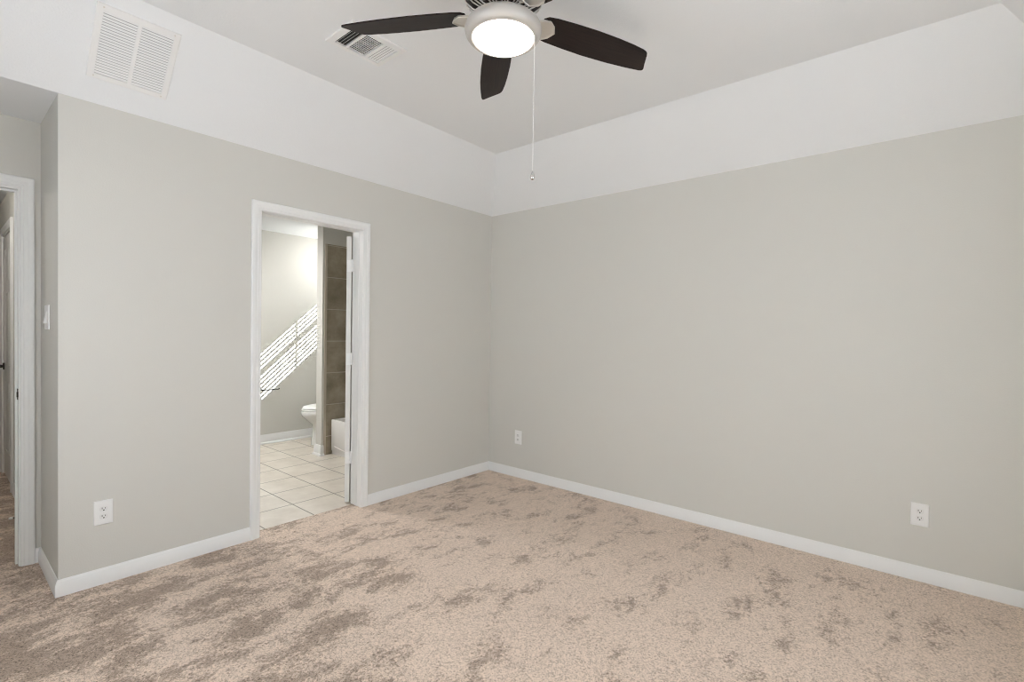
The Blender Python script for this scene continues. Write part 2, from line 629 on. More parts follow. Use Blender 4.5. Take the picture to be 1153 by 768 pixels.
# ------------------------------------------------------------------ door frames
# casing profile: (distance outward from the opening edge, thickness)
CP = [(0, 0), (0, 0.009), (0.004, 0.011), (0.012, 0.011), (0.016, 0.0135), (0.030, 0.0135), (0.036, 0.0165),
      (0.046, 0.018), (0.054, 0.017), (0.058, 0.013), (0.058, 0)]


def casing(w, a0, a1, top, fn, prof=CP):
    """U-shaped mitred casing round an opening; fn(along, height, out) -> 3-D"""
    pts = [(a0, 0, -1, 0), (a0, top, -1, 1), (a1, top, 1, 1), (a1, 0, 1, 0)]
    w.loft([[fn(a + sx*o, z + sz*o, th) for o, th in prof] for a, z, sx, sz in pts])


def jamb(w, a0, a1, top, d0, d1, fn, stop=None, th=0.018, k=0.010):
    """flat jamb lining between depth d0 and d1; a0..a1 are the rough opening edges; stop = (depth0, depth1)"""
    def bx(u0, u1, z0, z1, e0, e1):
        vs = [fn(u, z, d) for z in (z0, z1) for d in (e0, e1) for u in (u0, u1)]
        v = [w.bm.verts.new(q) for q in vs]
        for f in ((0, 2, 3, 1), (4, 5, 7, 6), (0, 1, 5, 4), (2, 6, 7, 3), (0, 4, 6, 2), (1, 3, 7, 5)):
            w.face([v[i] for i in f])
    bx(a0, a0 + th, 0, top, d0, d1)
    bx(a1 - th, a1, 0, top, d0, d1)
    bx(a0 + th, a1 - th, top - th, top, d0, d1)
    if stop:
        s0, s1 = stop
        bx(a0 + th, a0 + th + k, 0, top - th, s0, s1)
        bx(a1 - th - k, a1 - th, 0, top - th, s0, s1)
        bx(a0 + th + k, a1 - th - k, top - th - k, top - th, s0, s1)


# six panel door leaf, built in local space: x along the width, z up, y thickness (0 .. -t is the shown face side)
def leaf_parts(parent, wd, ht, t, material, bottom=0.012):
    w = MB()
    st, cs = 0.11, 0.10         # stile width, centre stile
    ys = [0.0, 0.0]
    rails = [(bottom, 0.235), (0.835, 0.99), (1.60, 1.70), (ht - 0.115, ht)]
    pw = (wd - 2*st - cs)/2
    cols = [(st, st + pw), (st + pw + cs, wd - st)]
    w.box(0, wd, -t*0.5 + 0.004, t*0.5 - 0.004, bottom, ht)       # core
    for sgn in (1, -1):
        y0, y1 = (t*0.5 - 0.004, t*0.5) if sgn > 0 else (-t*0.5, -t*0.5 + 0.004)
        w.box(0, st, y0, y1, bottom, ht)
        w.box(wd - st, wd, y0, y1, bottom, ht)
        w.box(st + pw, st + pw + cs, y0, y1, bottom, ht)
        for z0, z1 in rails:
            for c0, c1 in cols:
                w.box(c0, c1, y0, y1, z0, z1)
        for i in range(3):
            z0, z1 = rails[i][1], rails[i+1][0]
            for c0, c1 in cols:
                # raised field with sloped border, standing in the recess
                yb = sgn*(t*0.5 - 0.004)
                yt = sgn*(t*0.5 - 0.0005)
                g, s2 = 0.012, 0.045
                w.loft([[Vector((c0+g, yb, z0+g)), Vector((c1-g, yb, z0+g)), Vector((c1-g, yb, z1-g)), Vector((c0+g, yb, z1-g))],
                        [Vector((c0+s2, yt, z0+s2)), Vector((c1-s2, yt, z0+s2)), Vector((c1-s2, yt, z1-s2)), Vector((c0+s2, yt, z1-s2))]])
    return w.build('door_leaf', material, parent)


def hinge(parent, loc, m, axis_out, h=0.089):
    """knuckle barrel with two small leaf plates; loc is the barrel centre"""
    w = MB()
    x, y, z = loc
    for k in range(5):
        w.lathe([(0.0058, -h/2 + k*h/5 + 0.0006), (0.0058, -h/2 + (k+1)*h/5 - 0.0006)], loc, 14)
    w.lathe([(0.003, h/2), (0.0065, h/2 + 0.001), (0.005, h/2 + 0.006), (0.001, h/2 + 0.008)], loc, 12)
    for bx in axis_out:
        w.box(x + bx[0], x + bx[1], y + bx[2], y + bx[3], z - h/2, z + h/2)
    return w.build('hinge', m, parent, smooth=True)


# bathroom door frame and leaf -------------------------------------------------
d1 = empty('door_1', ((OX0+OX1)/2, 0, 0))
struct(d1, 'white cased bathroom doorway with its door swung fully back inside', 'door')
o0 = Vector(d1.location)
fA = lambda a, z, t: Vector((a - o0.x, -t, z))
fB = lambda a, z, t: Vector((a - o0.x, T + t, z))
w = MB()
casing(w, OX0 + 0.012, OX1 - 0.012, OZ - 0.008, fA)
w.build('casing', M['trim'], d1, smooth=True, angle=25)
w = MB()
casing(w, OX0 + 0.012, OX1 - 0.012, OZ - 0.008, fB)
w.build('casing', M['trim'], d1, smooth=True, angle=25)
w = MB()
jamb(w, OX0, OX1, OZ, 0, T, lambda a, z, d: Vector((a - o0.x, d, z)), (0.045, 0.08), 0.010, 0.003)
w.build('jamb', M['trim'], d1)
# leaf swung about 130 degrees into the bathroom, hinge edge towards the doorway
lf = leaf_parts(d1, 0.708, 2.035, 0.035, M['door'])
pin = Vector((OX1 - 0.0165, 0.129, 0))
dl, nl = Vector((math.cos(R(50)), math.sin(R(50)), 0)), Vector((-math.sin(R(50)), math.cos(R(50)), 0))
lf.location = pin + dl*0.003 + nl*0.0235 - Vector((o0.x, 0, 0))
lf.rotation_euler = (0, 0, R(50))
for z in (0.352, 1.105, 1.812):
    h_ = hinge(d1, (0, 0, 0), M['white_metal'], [(0.0012, 0.0028, 0.0, 0.038)])
    h_.location = (pin.x - o0.x, pin.y, z)
    h_.rotation_euler = (0, 0, R(50))
    w = MB()
    w.box(OX1 - 0.0115 - o0.x, OX1 - 0.010 - o0.x, 0.082, 0.127, z - 0.0445, z + 0.0445)
    w.box(OX1 - 0.0115 - o0.x, pin.x - o0.x, 0.1225, 0.1275, z - 0.0445, z + 0.0445)
    w.build('hinge_plate', M['white_metal'], h_).matrix_parent_inverse = (Matrix.Translation(h_.location) @ Matrix.Rotation(R(50), 4, 'Z')).inverted()

# entry door frame ---------------------------------------------------------------
d2 = empty('door_2', ((EX0+EX1)/2, YA, 0))
struct(d2, 'white cased doorway to the hallway at the left edge', 'door')
o2 = Vector(d2.location)
w = MB()
casing(w, EX0 + 0.012, EX1 - 0.012, OZ - 0.008, lambda a, z, t: Vector((a - o2.x, -t, z)))
w.build('casing', M['trim'], d2, smooth=True, angle=25)
w = MB()
casing(w, EX0 + 0.012, EX1 - 0.012, OZ - 0.008, lambda a, z, t: Vector((a - o2.x, T + t, z)))
w.build('casing', M['trim'], d2, smooth=True, angle=25)
w = MB()
jamb(w, EX0, EX1, OZ, 0, T, lambda a, z, d: Vector((a - o2.x, d, z)), (0.045, 0.075))
w.build('jamb', M['trim'], d2)
w = MB()
x = EX1 - 0.018 - o2.x
w.box(x - 0.0035, x, 0.006, 0.034, 0.915, 0.975)
w.box(x - 0.007, x, -0.004, 0.008, 0.930, 0.960)
w.build('strike_plate', M['darkmetal'], d2, bevel=0.001, label='dark latch strike plate')

# hallway closet door ------------------------------------------------------------
d3 = empty('door_3', (HX, (HY0+HY1)/2, 0))
struct(d3, 'white six panel door with dark lever in the dim hallway', 'door')
o3 = Vector(d3.location)
w = MB()
casing(w, HY0 + 0.012, HY1 - 0.012, HZ - 0.008, lambda a, z, t: Vector((-t, a - o3.y, z)))
w.build('casing', M['trim'], d3, smooth=True, angle=25)
w = MB()
jamb(w, HY0, HY1, HZ, 0, 0.10, lambda a, z, d: Vector((d, a - o3.y, z)))
w.build('jamb', M['trim'], d3)
lf = leaf_parts(d3, HY1 - HY0 - 0.042, 2.092, 0.035, M['door'])
lf.rotation_euler = (0, 0, R(90))
lf.location = (0.0175 + 0.002, HY0 + 0.021 - o3.y, 0)
for z in (0.25, 1.09, 1.86):
    hinge(d3, (-0.004, HY0 + 0.0195 - o3.y, z), M['darkmetal'], [(0, 0.003, -0.016, 0.016)])
w = MB()
ky = HY1 - 0.021 - 0.065 - o3.y
rot = Matrix.Translation((0.002, ky, 0.96)) @ Matrix.Rotation(R(-90), 4, 'Y')
w.lathe([(0.0, 0), (0.032, 0), (0.032, 0.006), (0.026, 0.010), (0.012, 0.012), (0.011, 0.045), (0.014, 0.050), (0.014, 0.060), (0.0, 0.062)], mtx=rot, seg=28)
w.tube([(-0.052, ky, 0.96), (-0.054, ky - 0.03, 0.962), (-0.053, ky - 0.07, 0.960), (-0.050, ky - 0.115, 0.955)], [0.010, 0.0095, 0.008, 0.007], 12)
w.build('door_lever', M['darkmetal'], d3, smooth=True, label='dark lever handle')

# ------------------------------------------------------------------ windows
def window(name, label, x0, x1, y0, y1, z0, z1, axis):
    """double hung window filling an opening; axis 'x' = the wall runs along x"""
    e_ = empty(name, ((x0+x1)/2, (y0+y1)/2, z0))
    struct(e_, label, 'window')
    c = Vector(e_.location)
    w = MB()
    def bx(a0, a1, d0, d1, q0, q1):
        if axis == 'x':
            w.box(a0 - c.x, a1 - c.x, d0 - c.y, d1 - c.y, q0 - c.z, q1 - c.z)
        else:
            w.box(d0 - c.x, d1 - c.x, a0 - c.y, a1 - c.y, q0 - c.z, q1 - c.z)
    a0, a1 = (x0, x1) if axis == 'x' else (y0, y1)
    lo, hi = (y0, y1) if axis == 'x' else (x0, x1)
    return e_, w, bx, a0, a1, lo, hi


e_, w, bx, a0, a1, lo, hi = window('window_1', 'wide bedroom window behind the viewpoint', wx0, wx1, YB - T, YB, wz0, wz1, 'x')
f = 0.035
d0, d1_ = YB - T + 0.005, YB - T + 0.045
bx(a0, a0 + f, d0, d1_, wz0, wz1)
bx(a1 - f, a1, d0, d1_, wz0, wz1)
bx(a0 + f, a1 - f, d0, d1_, wz0, wz0 + f)
bx(a0 + f, a1 - f, d0, d1_, wz1 - f, wz1)
bx((a0+a1)/2 - 0.03, (a0+a1)/2 + 0.03, d0, d1_, wz0 + f, wz1 - f)
bx(a0 + f, (a0+a1)/2 - 0.03, d0 + 0.005, d1_ - 0.005, (wz0+wz1)/2 - 0.02, (wz0+wz1)/2 + 0.02)
bx((a0+a1)/2 + 0.03, a1 - f, d0 + 0.005, d1_ - 0.005, (wz0+wz1)/2 - 0.02, (wz0+wz1)/2 + 0.02)
w.build('window_frame', M['trim'], e_)
w = MB()
w.box(a0 - 0.04 - e_.location.x, a1 + 0.04 - e_.location.x, 0.0, T/2 + 0.03, -0.02, 0.0)
w.build('window_sill', M['trim'], e_)
w = MB()
w.box(a0 + f - e_.location.x, a1 - f - e_.location.x, d0 + 0.015 - e_.location.y, d0 + 0.019 - e_.location.y, f, wz1 - wz0 - f)
w.build('pane', M['glass'], e_)

e_, w, bx, a0, a1, lo, hi = window('window_2', 'added unseen side window that lights the entry recess', XL - T, XL, sy0, sy1, sz0, sz1, 'y')
d0, d1_ = XL - T + 0.005, XL - T + 0.045
bx(a0, a0 + f, d0, d1_, sz0, sz1)
bx(a1 - f, a1, d0, d1_, sz0, sz1)
bx(a0 + f, a1 - f, d0, d1_, sz0, sz0 + f)
bx(a0 + f, a1 - f, d0, d1_, sz1 - f, sz1)
bx(a0 + f, a1 - f, d0 + 0.005, d1_ - 0.005, (sz0+sz1)/2 - 0.02, (sz0+sz1)/2 + 0.02)
w.build('window_frame', M['trim'], e_)
w = MB()
w.box(d0 + 0.015 - e_.location.x, d0 + 0.019 - e_.location.x, a0 + f - e_.location.y, a1 - f - e_.location.y, f, sz1 - sz0 - f)
w.build('pane', M['glass'], e_)

# bathroom window with its slatted blind (throws the striped sun patch on the far wall)
e_, w, bx, a0, a1, lo, hi = window('window_3', 'small high bathroom window over the toilet with a slatted blind', 0, T, bwy0, bwy1, bwz0, bwz1, 'y')
d0, d1_ = T - 0.04, T - 0.005
f2 = 0.012
bx(a0, a0 + f2, d0, d1_, bwz0, bwz1)
bx(a1 - f2, a1, d0, d1_, bwz0, bwz1)
bx(a0 + f2, a1 - f2, d0, d1_, bwz0, bwz0 + f2)
bx(a0 + f2, a1 - f2, d0, d1_, bwz1 - f2, bwz1)
bx(a0 + f2, a1 - f2, d0, d1_, 1.832, 1.848)
w.build('window_frame', M['trim'], e_)
w = MB()
w.box(T - 0.024 - e_.location.x, T - 0.020 - e_.location.x, a0 + f2 - e_.location.y, a1 - f2 - e_.location.y, f2, bwz1 - bwz0 - f2)
w.build('pane', M['tinted'], e_)
bl = MB()
zc_ = bwz0 + 0.040
while zc_ < bwz1 - 0.03:
    mt = Matrix.Translation((-0.030, 0, zc_ - bwz0)) @ Matrix.Rotation(R(-13), 4, 'Y')
    bl.box(-0.021, 0.021, a0 + 0.006 - e_.location.y, a1 - 0.006 - e_.location.y, -0.0013, 0.0013, mt)
    zc_ += 0.0525
bl.box(-0.045, -0.018, a0 + 0.004 - e_.location.y, a1 - 0.004 - e_.location.y, 0.004, 0.016)
bl.box(-0.05, -0.01, a0 + 0.004 - e_.location.y, a1 - 0.004 - e_.location.y, bwz1 - bwz0 - 0.025, bwz1 - bwz0)
yy = 2.272 - e_.location.y
bl.box(-0.047, -0.045, yy - 0.007, yy + 0.007, 0.006, bwz1 - bwz0 - 0.02)
yy = 2.335 - e_.location.y
bl.box(-0.047, -0.045, yy - 0.003, yy + 0.003, 0.10, bwz1 - bwz0 - 0.02)
bl.build('blind', M['blind'], e_)

# ------------------------------------------------------------------ bathroom things
# tiled tub surround: one facing slab on the stub wall plus bullnose edge
w = MB()
w.box(-0.777, 0, 1.644, 1.65, 0, 2.235)
struct(w.build('trim_tile', M['walltile']), 'brown grey wall tiles rising behind the bathtub end', 'tile')
w = MB()
w.box(-0.797, -0.777, 1.642, 1.65, 0, 2.235)
struct(w.build('trim_tile_edge', M['bullnose'], bevel=0.002), 'narrow tan tile edging beside the tub tiles', 'tile edging')

tub = empty('bathtub', (-0.36, 0.92, 0))
tag(tub, 'white bathtub with a straight apron beside the brown tiles', 'bathtub')
w = MB()
tx0, tx1, ty0, ty1, th = -0.355, 0.355, -0.715, 0.72, 0.372
# apron side with a shallow raised panel, rim and hollow basin
def rrect(x0, x1, y0, y1, r, z, n=6):
    pts = []
    for cx, cy, a in ((x1-r, y1-r, 0), (x0+r, y1-r, 90), (x0+r, y0+r, 180), (x1-r, y0+r, 270)):
        for k in range(n+1):
            t_ = R(a + 90*k/n)
            pts.append(Vector((cx + r*math.cos(t_), cy + r*math.sin(t_), z)))
    return pts
w.loft([rrect(tx0 + 0.012, tx1, ty0, ty1, 0.004, 0.0), rrect(tx0 + 0.012, tx1, ty0, ty1, 0.004, 0.03),
        rrect(tx0 + 0.003, tx1, ty0, ty1, 0.004, 0.045),
        rrect(tx0, tx1, ty0, ty1, 0.006, th - 0.012), rrect(tx0 + 0.004, tx1 - 0.002, ty0 + 0.002, ty1 - 0.002, 0.010, th),
        rrect(tx0 + 0.085, tx1 - 0.06, ty0 + 0.10, ty1 - 0.07, 0.09, th),
        rrect(tx0 + 0.10, tx1 - 0.075, ty0 + 0.115, ty1 - 0.09, 0.10, th - 0.02),
        rrect(tx0 + 0.14, tx1 - 0.12, ty0 + 0.22, ty1 - 0.15, 0.12, 0.09),
        rrect(tx0 + 0.19, tx1 - 0.17, ty0 + 0.28, ty1 - 0.22, 0.10, 0.06)])
w.build('basin', M['acrylic'], tub, smooth=True, angle=40)
w = MB()
ap = []
# arched skirt moulding at the foot of the apron
for k in range(25):
    t_ = k/24
    yv = ty1 - 0.06 - t_*(ty1 - ty0 - 0.12)
    zv = 0.055 + 0.035*(abs(2*t_ - 1)**3)
    ap.append((tx0 + 0.001, yv, zv))
w.tube(ap, 0.005, 8)
w.build('apron_moulding', M['acrylic'], tub, smooth=True)

# toilet facing away from the outside wall
toi = empty('toilet', (-0.40, 2.19, 0))
tag(toi, 'white toilet, its bowl front showing past the stub wall', 'toilet')
def oval(cx, ax, ay, z, n=32, front=1.0):
    pts = []
    for k in range(n):
        t_ = 2*PI*k/n
        c_, s_ = math.cos(t_), math.sin(t_)
        xx = ax*c_*(front if c_ < 0 else 1.0)
        pts.append(Vector((cx + xx, ay*s_, z)))
    return pts
w = MB()
# pedestal widening into the bowl (local x: -0.40 -> front)
w.loft([oval(-0.02, 0.225, 0.105, -0.004), oval(-0.02, 0.222, 0.10, 0.03), oval(-0.02, 0.212, 0.085, 0.10), oval(-0.02, 0.205, 0.085, 0.20),
        oval(-0.03, 0.205, 0.095, 0.235), oval(-0.07, 0.225, 0.130, 0.285), oval(-0.105, 0.240, 0.170, 0.335), oval(-0.11, 0.246, 0.182, 0.36), oval(-0.11, 0.248, 0.184, 0.385),
        oval(-0.11, 0.242, 0.180, 0.395), oval(-0.11, 0.20, 0.125, 0.395), oval(-0.11, 0.17, 0.10, 0.33), oval(-0.10, 0.10, 0.06, 0.25)])
w.build('bowl', M['porcelain'], toi, smooth=True, angle=60)
w = MB()
w.loft([oval(-0.105, 0.240, 0.183, 0.3985), oval(-0.105, 0.246, 0.188, 0.404), oval(-0.105, 0.242, 0.184, 0.414),
        oval(-0.105, 0.17, 0.105, 0.414), oval(-0.105, 0.165, 0.10, 0.3985)], cap=False)
w.build('seat', M['plastic'], toi, smooth=True)
w = MB()
w.loft([oval(-0.10, 0.233, 0.180, 0.4175), oval(-0.10, 0.240, 0.186, 0.424), oval(-0.10, 0.230, 0.176, 0.440), oval(-0.10, 0.19, 0.13, 0.452),
        oval(-0.10, 0.08, 0.05, 0.457)])
w.build('lid', M['plastic'], toi, smooth=True, angle=60)
w = MB()
w.loft([rrect(0.17, 0.355, -0.20, 0.20, 0.04, 0.37), rrect(0.16, 0.36, -0.22, 0.22, 0.04, 0.50), rrect(0.155, 0.362, -0.225, 0.225, 0.04, 0.72)])
w.build('tank', M['porcelain'], toi, smooth=True, angle=50)
w = MB()
w.loft([rrect(0.148, 0.368, -0.232, 0.232, 0.04, 0.721), rrect(0.145, 0.370, -0.235, 0.235, 0.04, 0.735), rrect(0.150, 0.366, -0.228, 0.228, 0.04, 0.755),
        rrect(0.19, 0.33, -0.18, 0.18, 0.04, 0.762)])
w.build('tank_lid', M['porcelain'], toi, smooth=True, angle=50)

# toilet paper holder on the far wall
tp = empty('toilet_paper_holder', (-1.05, BY, 0.63))
tag(tp, 'dark toilet paper holder arm on the sunlit bathroom wall', 'toilet paper holder')
w = MB()
rot = Matrix.Rotation(R(90), 4, 'X')
w.lathe([(0, 0), (0.027, 0), (0.027, 0.006), (0.020, 0.012), (0.009, 0.016), (0.009, 0.066), (0.012, 0.070), (0.012, 0.082), (0, 0.084)], mtx=rot, seg=24)
w.build('wall_post', M['darkmetal'], tp, smooth=True)
w = MB()
w.tube([(-0.01, -0.074, 0), (0.06, -0.074, 0), (0.15, -0.074, 0), (0.185, -0.074, 0.0005), (0.192, -0.074, 0.003), (0.195, -0.074, 0.012)],
       [0.0065, 0.0065, 0.0065, 0.0065, 0.0068, 0.0072], 12)
w.build('arm', M['darkmetal'], tp, smooth=True)

# flush light added to brighten the bathroom, unseen past the doorway's left side
vl = empty('added_bathroom_light', (-2.0, 1.80, 2.46))
tag(vl, 'unseen round flush light added to brighten the bathroom', 'ceiling light')
w = MB()
w.lathe([(0, 0), (0.17, 0), (0.17, -0.02), (0.155, -0.03), (0, -0.03)], seg=40)
w.build('base', M['nickel'], vl, smooth=True)
w = MB()
w.lathe([(0.15, -0.031), (0.145, -0.045), (0.11, -0.065), (0.05, -0.078), (0, -0.08)], seg=40)
w.build('lamp_shade', M['glow2'], vl, smooth=True)
light('bathroom_fill_lamp', 'AREA', (-2.0, 1.80, 2.37), 36, (1.0, 0.985, 0.965), (0, 0, -1), shape='DISK', size=0.30)

# globe light added to brighten far wall and ceiling, hidden by the stub wall
gl_ = empty('added_toilet_light', (-0.36, 2.19, 2.46))
tag(gl_, 'small globe light added unseen over the toilet as fill', 'ceiling light')
w = MB()
w.lathe([(0, 0), (0.06, 0), (0.06, -0.015), (0.045, -0.03), (0.02, -0.05), (0.02, -0.11), (0, -0.11)], seg=32)
w.build('base', M['nickel'], gl_, smooth=True)
w = MB()
w.lathe([(0.02, -0.105)] + [(0.075*math.sin(R(15 + 165*k/14)), -0.178 + 0.075*math.cos(R(15 + 165*k/14))) for k in range(15)], seg=32)
w.build('lamp_globe', M['glow2'], gl_, smooth=True)
light('toilet_fill_lamp', 'POINT', (-0.36, 2.19, 2.16), 5.4, (1.0, 0.985, 0.965), shadow_soft_size=0.05)

# ceiling light added to brighten the dark hallway, unseen past the doorway
hl = empty('added_hallway_light', (-3.85, 1.75, WH))
tag(hl, 'unseen round ceiling light added to brighten the hallway', 'ceiling light')
w = MB()
w.lathe([(0, 0), (0.15, 0), (0.15, -0.02), (0.14, -0.03), (0, -0.03)], seg=40)
w.build('base', M['nickel'], hl, smooth=True)
w = MB()
w.lathe([(0.135, -0.031), (0.13, -0.05), (0.10, -0.075), (0.05, -0.09), (0, -0.094)], seg=40)
w.build('lamp_shade', M['glow2'], hl, smooth=True)
light('hallway_fill_lamp', 'POINT', (-3.85, 1.75, 2.20), 11, (1.0, 0.95, 0.88), shadow_soft_size=0.1)

# ------------------------------------------------------------------ ceiling fan
FC = Vector((-2.0515, -1.9295, 0))
ZB = 2.556
fan = empty('ceiling_fan', (FC.x, FC.y, ZC))
tag(fan, 'ceiling fan with five dark walnut blades and a glowing light', 'ceiling fan')
def fz(z):
    return z - ZC
w = MB()
w.lathe([(0, 0), (0.075, 0), (0.075, -0.012), (0.062, -0.035), (0.030, -0.050), (0, -0.05)], seg=48)
w.build('canopy', M['nickel'], fan, smooth=True)
w = MB()
w.lathe([(0.0135, -0.045), (0.0135, fz(2.705))], seg=20)
w.build('downrod', M['nickel'], fan, smooth=True)
# motor: dark ribbed bowl
w = MB()
w.lathe([(0, fz(2.715)), (0.045, fz(2.715)), (0.060, fz(2.700)), (0.120, fz(2.690)), (0.144, fz(2.675)), (0.151, fz(2.645)), (0.148, fz(2.612)),
         (0.118, fz(2.585)), (0.085, fz(2.572)), (0.060, fz(2.568)), (0, fz(2.568))], seg=64)
mot = w.build('motor_housing', M['bronze'], fan, smooth=True)
w = MB()
for k in range(40):
    a = 2*PI*k/40
    if k % 4 == 3:
        continue
    pts = [(0.068, 2.566), (0.092, 2.5705), (0.121, 2.583), (0.149, 2.609), (0.1535, 2.640)]
    w.tube([(r*math.cos(a), r*math.sin(a), fz(z)) for r, z in pts], 0.0028, 6)
w.build('vent_rib', M['nickel'], mot, smooth=True, label='nickel ribs around the motor vents')
w = MB()
w.lathe([(0.146, fz(2.668)), (0.156, fz(2.664)), (0.157, fz(2.655)), (0.156, fz(2.646)), (0.146, fz(2.642))], seg=64)
w.build('trim_band', M['nickel'], mot, smooth=True)
# switch cup between motor and light
w = MB()
w.lathe([(0, fz(2.575)), (0.058, fz(2.575)), (0.062, fz(2.560)), (0.062, fz(2.530)), (0.075, fz(2.520)), (0, fz(2.520))], seg=48)
w.build('switch_housing', M['nickel'], fan, smooth=True)
# light kit ring and glass
w = MB()
w.lathe([(0.060, fz(2.527)), (0.105, fz(2.526)), (0.134, fz(2.520)), (0.1455, fz(2.508)), (0.1495, fz(2.493)), (0.146, fz(2.478)), (0.137, fz(2.466)),
         (0.124, fz(2.461)), (0.121, fz(2.463)), (0.120, fz(2.473)), (0.06, fz(2.495))], seg=72)
w.build('light_ring', M['lightring'], fan, smooth=True, angle=60)
w = MB()
gp = [(0.1195, fz(2.473))]
for k in range(0, 11):
    t_ = R(90*k/10)
    gp.append((0.1195*math.cos(t_), fz(2.465) - 0.031*math.sin(t_)))
w.lathe(gp, seg=64)
w.build('glass_shade', M['glow'], fan, smooth=True, angle=60)

# blades
PL = [(.150, -.040), (.165, -.055), (.20, -.061), (.28, -.066), (.38, -.069), (.48, -.067), (.56, -.062), (.61, -.056), (.626, -.0515),
      (.636, -.045), (.644, -.033), (.656, -.010), (.669, .015), (.680, .033), (.683, .042), (.678, .049), (.662, .053), (.60, .060),
      (.50, .067), (.38, .070), (.28, .067), (.20, .062), (.165, .055), (.150, .040)]
ang0 = 48.9
spans = {0: (-2.3, 1.0), 72: (-0.9, 0.966), -72: (-0.6, 1.068), 144: (0, 1), -144: (-2.6, 1)}
proto = None
for k in (0, 72, -72, 144, -144):
    da, sc_ = spans[k]
    if proto is None:
        w = MB()
        w.prism(PL, -0.003, 0.003, lambda u, v, h: Vector((u, v, h)))
        bo = w.build('blade', M['walnut'], fan, bevel=0.0012, seg=2)
        w = MB()
        # blade iron: a rounded wedge pad with raised rim under the blade root, then an arm to the motor
        pad = [(.120, -.024), (.150, -.042), (.176, -.045), (.197, -.029), (.212, .0), (.197, .029), (.176, .045), (.150, .042), (.120, .024)]
        w.prism(pad, -0.0105, -0.0035, lambda u, v, h: Vector((u, v, h)))
        rim = [Vector((u, v, -0.0105)) for u, v in pad]
        w.tube(rim + [rim[0]], 0.0035, 8)
        w.loft([[Vector((0.130, -.018, -.0095)), Vector((0.130, .018, -.0095)), Vector((0.130, .018, -.002)), Vector((0.130, -.018, -.002))],
                [Vector((0.105, -.014, 0.008)), Vector((0.105, .014, 0.008)), Vector((0.105, .014, .016)), Vector((0.105, -.014, .016))],
                [Vector((0.070, -.014, 0.018)), Vector((0.070, .014, 0.018)), Vector((0.070, .014, .026)), Vector((0.070, -.014, .026))]])
        io = w.build('blade_iron', M['nickel'], bo, smooth=True, label='nickel blade bracket')
        proto = (bo, io)
    else:
        bo = proto[0].copy()
        COL.objects.link(bo)
        bo.parent = fan
        io = proto[1].copy()
        COL.objects.link(io)
        io.parent = bo
    bo.location = (0, 0, fz(ZB))
    # pitch: the +v edge hangs lower
    bo.rotation_euler = (R(-12), 0, R(ang0 + k + da))
    bo.scale = (sc_, 1, 1)
# pull chain
pc = Vector((rt.x*0.121 - fw.x*0.03, rt.y*0.121 - fw.y*0.03, 0))
w = MB()
zt, zb_ = fz(2.480), fz(1.942)
nb = 120
w.tube([(pc.x, pc.y, zt), (pc.x, pc.y, (zt+zb_)/2), (pc.x, pc.y, zb_)], 0.0006, 6)
for k in range(nb):
    z = zt + (zb_ - zt)*k/(nb-1)
    w.lathe([(0.0002, -0.0017), (0.0014, -0.0009), (0.0017, 0), (0.0014, 0.0009), (0.0002, 0.0017)], (pc.x, pc.y, z), 6)
ch = w.build('pull_chain', M['white_metal'], fan, smooth=True)
w = MB()
w.lathe([(0.001, 0.004), (0.004, 0.002), (0.0055, -0.004), (0.0085, -0.012), (0.0095, -0.020), (0.0075, -0.028), (0.003, -0.0315), (0.0003, -0.032)],
        (pc.x, pc.y, zb_), 20)
w.build('chain_fob', M['chrome'], ch, smooth=True, label='dark shiny fob at the chain end')

# ------------------------------------------------------------------ ceiling register
vx0, vx1, vy0, vy1 = -2.160, -1.832, -1.040, -0.787
vent = empty('ceiling_vent', ((vx0+vx1)/2, (vy0+vy1)/2, ZC))
tag(vent, 'small white three-way air register on the flat ceiling behind a fan blade', 'air vent')
hx, hy = (vx1-vx0)/2, (vy1-vy0)/2
w = MB()
fl = 0.034
# flange: four mitred sloping boards
outer = [(-hx, -hy), (hx, -hy), (hx, hy), (-hx, hy)]
inner = [(-hx+fl, -hy+fl), (hx-fl, -hy+fl), (hx-fl, hy-fl), (-hx+fl, hy-fl)]
w.loft([[Vector((x, y, 0)) for x, y in outer], [Vector((x, y, -0.006)) for x, y in outer],
        [Vector((x*0.985, y*0.985, -0.009)) for x, y in outer], [Vector((x, y, -0.012)) for x, y in inner],
        [Vector((x, y, 0)) for x, y in inner]], cap=False)
ix, iy = hx - fl, hy - fl
s1 = -ix + 2*ix*0.27
s2 = -ix + 2*ix*0.70
w.box(s1 - 0.005, s1 + 0.005, -iy, iy, -0.0095, -0.001)
w.box(s2 - 0.005, s2 + 0.005, -iy, iy, -0.0095, -0.001)
w.build('frame', M['white_metal'], vent)
w = MB()
w.box(-ix, ix, -iy, iy, -0.0008, -0.0002)
w.build('duct_opening', M['duct'], vent, label='dark duct opening behind the slats')
for k in range(4):
    cx = -ix + (s1 - 0.005 + ix)*(k + 0.75)/4.2
    w = MB()
    w.box(-0.0065, 0.0065, -iy, iy, -0.0005, 0.0005, Matrix.Translation((cx, 0, -0.0055)) @ Matrix.Rotation(R(-50), 4, 'Y'))
    w.build('slat', M['white_metal'], vent)
for k in range(5):
    cx = s2 + 0.005 + (ix - s2 - 0.005)*(k + 0.5)/5
    w = MB()
    w.box(-0.0052, 0.0052, -iy, iy, -0.0005, 0.0005, Matrix.Translation((cx, 0, -0.0055)) @ Matrix.Rotation(R(8), 4, 'Y'))
    w.build('slat', M['white_metal'], vent)
w = MB()
for k in range(11):
    cy = -iy + 2*iy*(k + 0.5)/11
    w.box(s1 + 0.005, s2 - 0.005, -0.0030, 0.0030, -0.0005, 0.0005, Matrix.Translation((0, cy, -0.0055)) @ Matrix.Rotation(R(22), 4, 'X'))
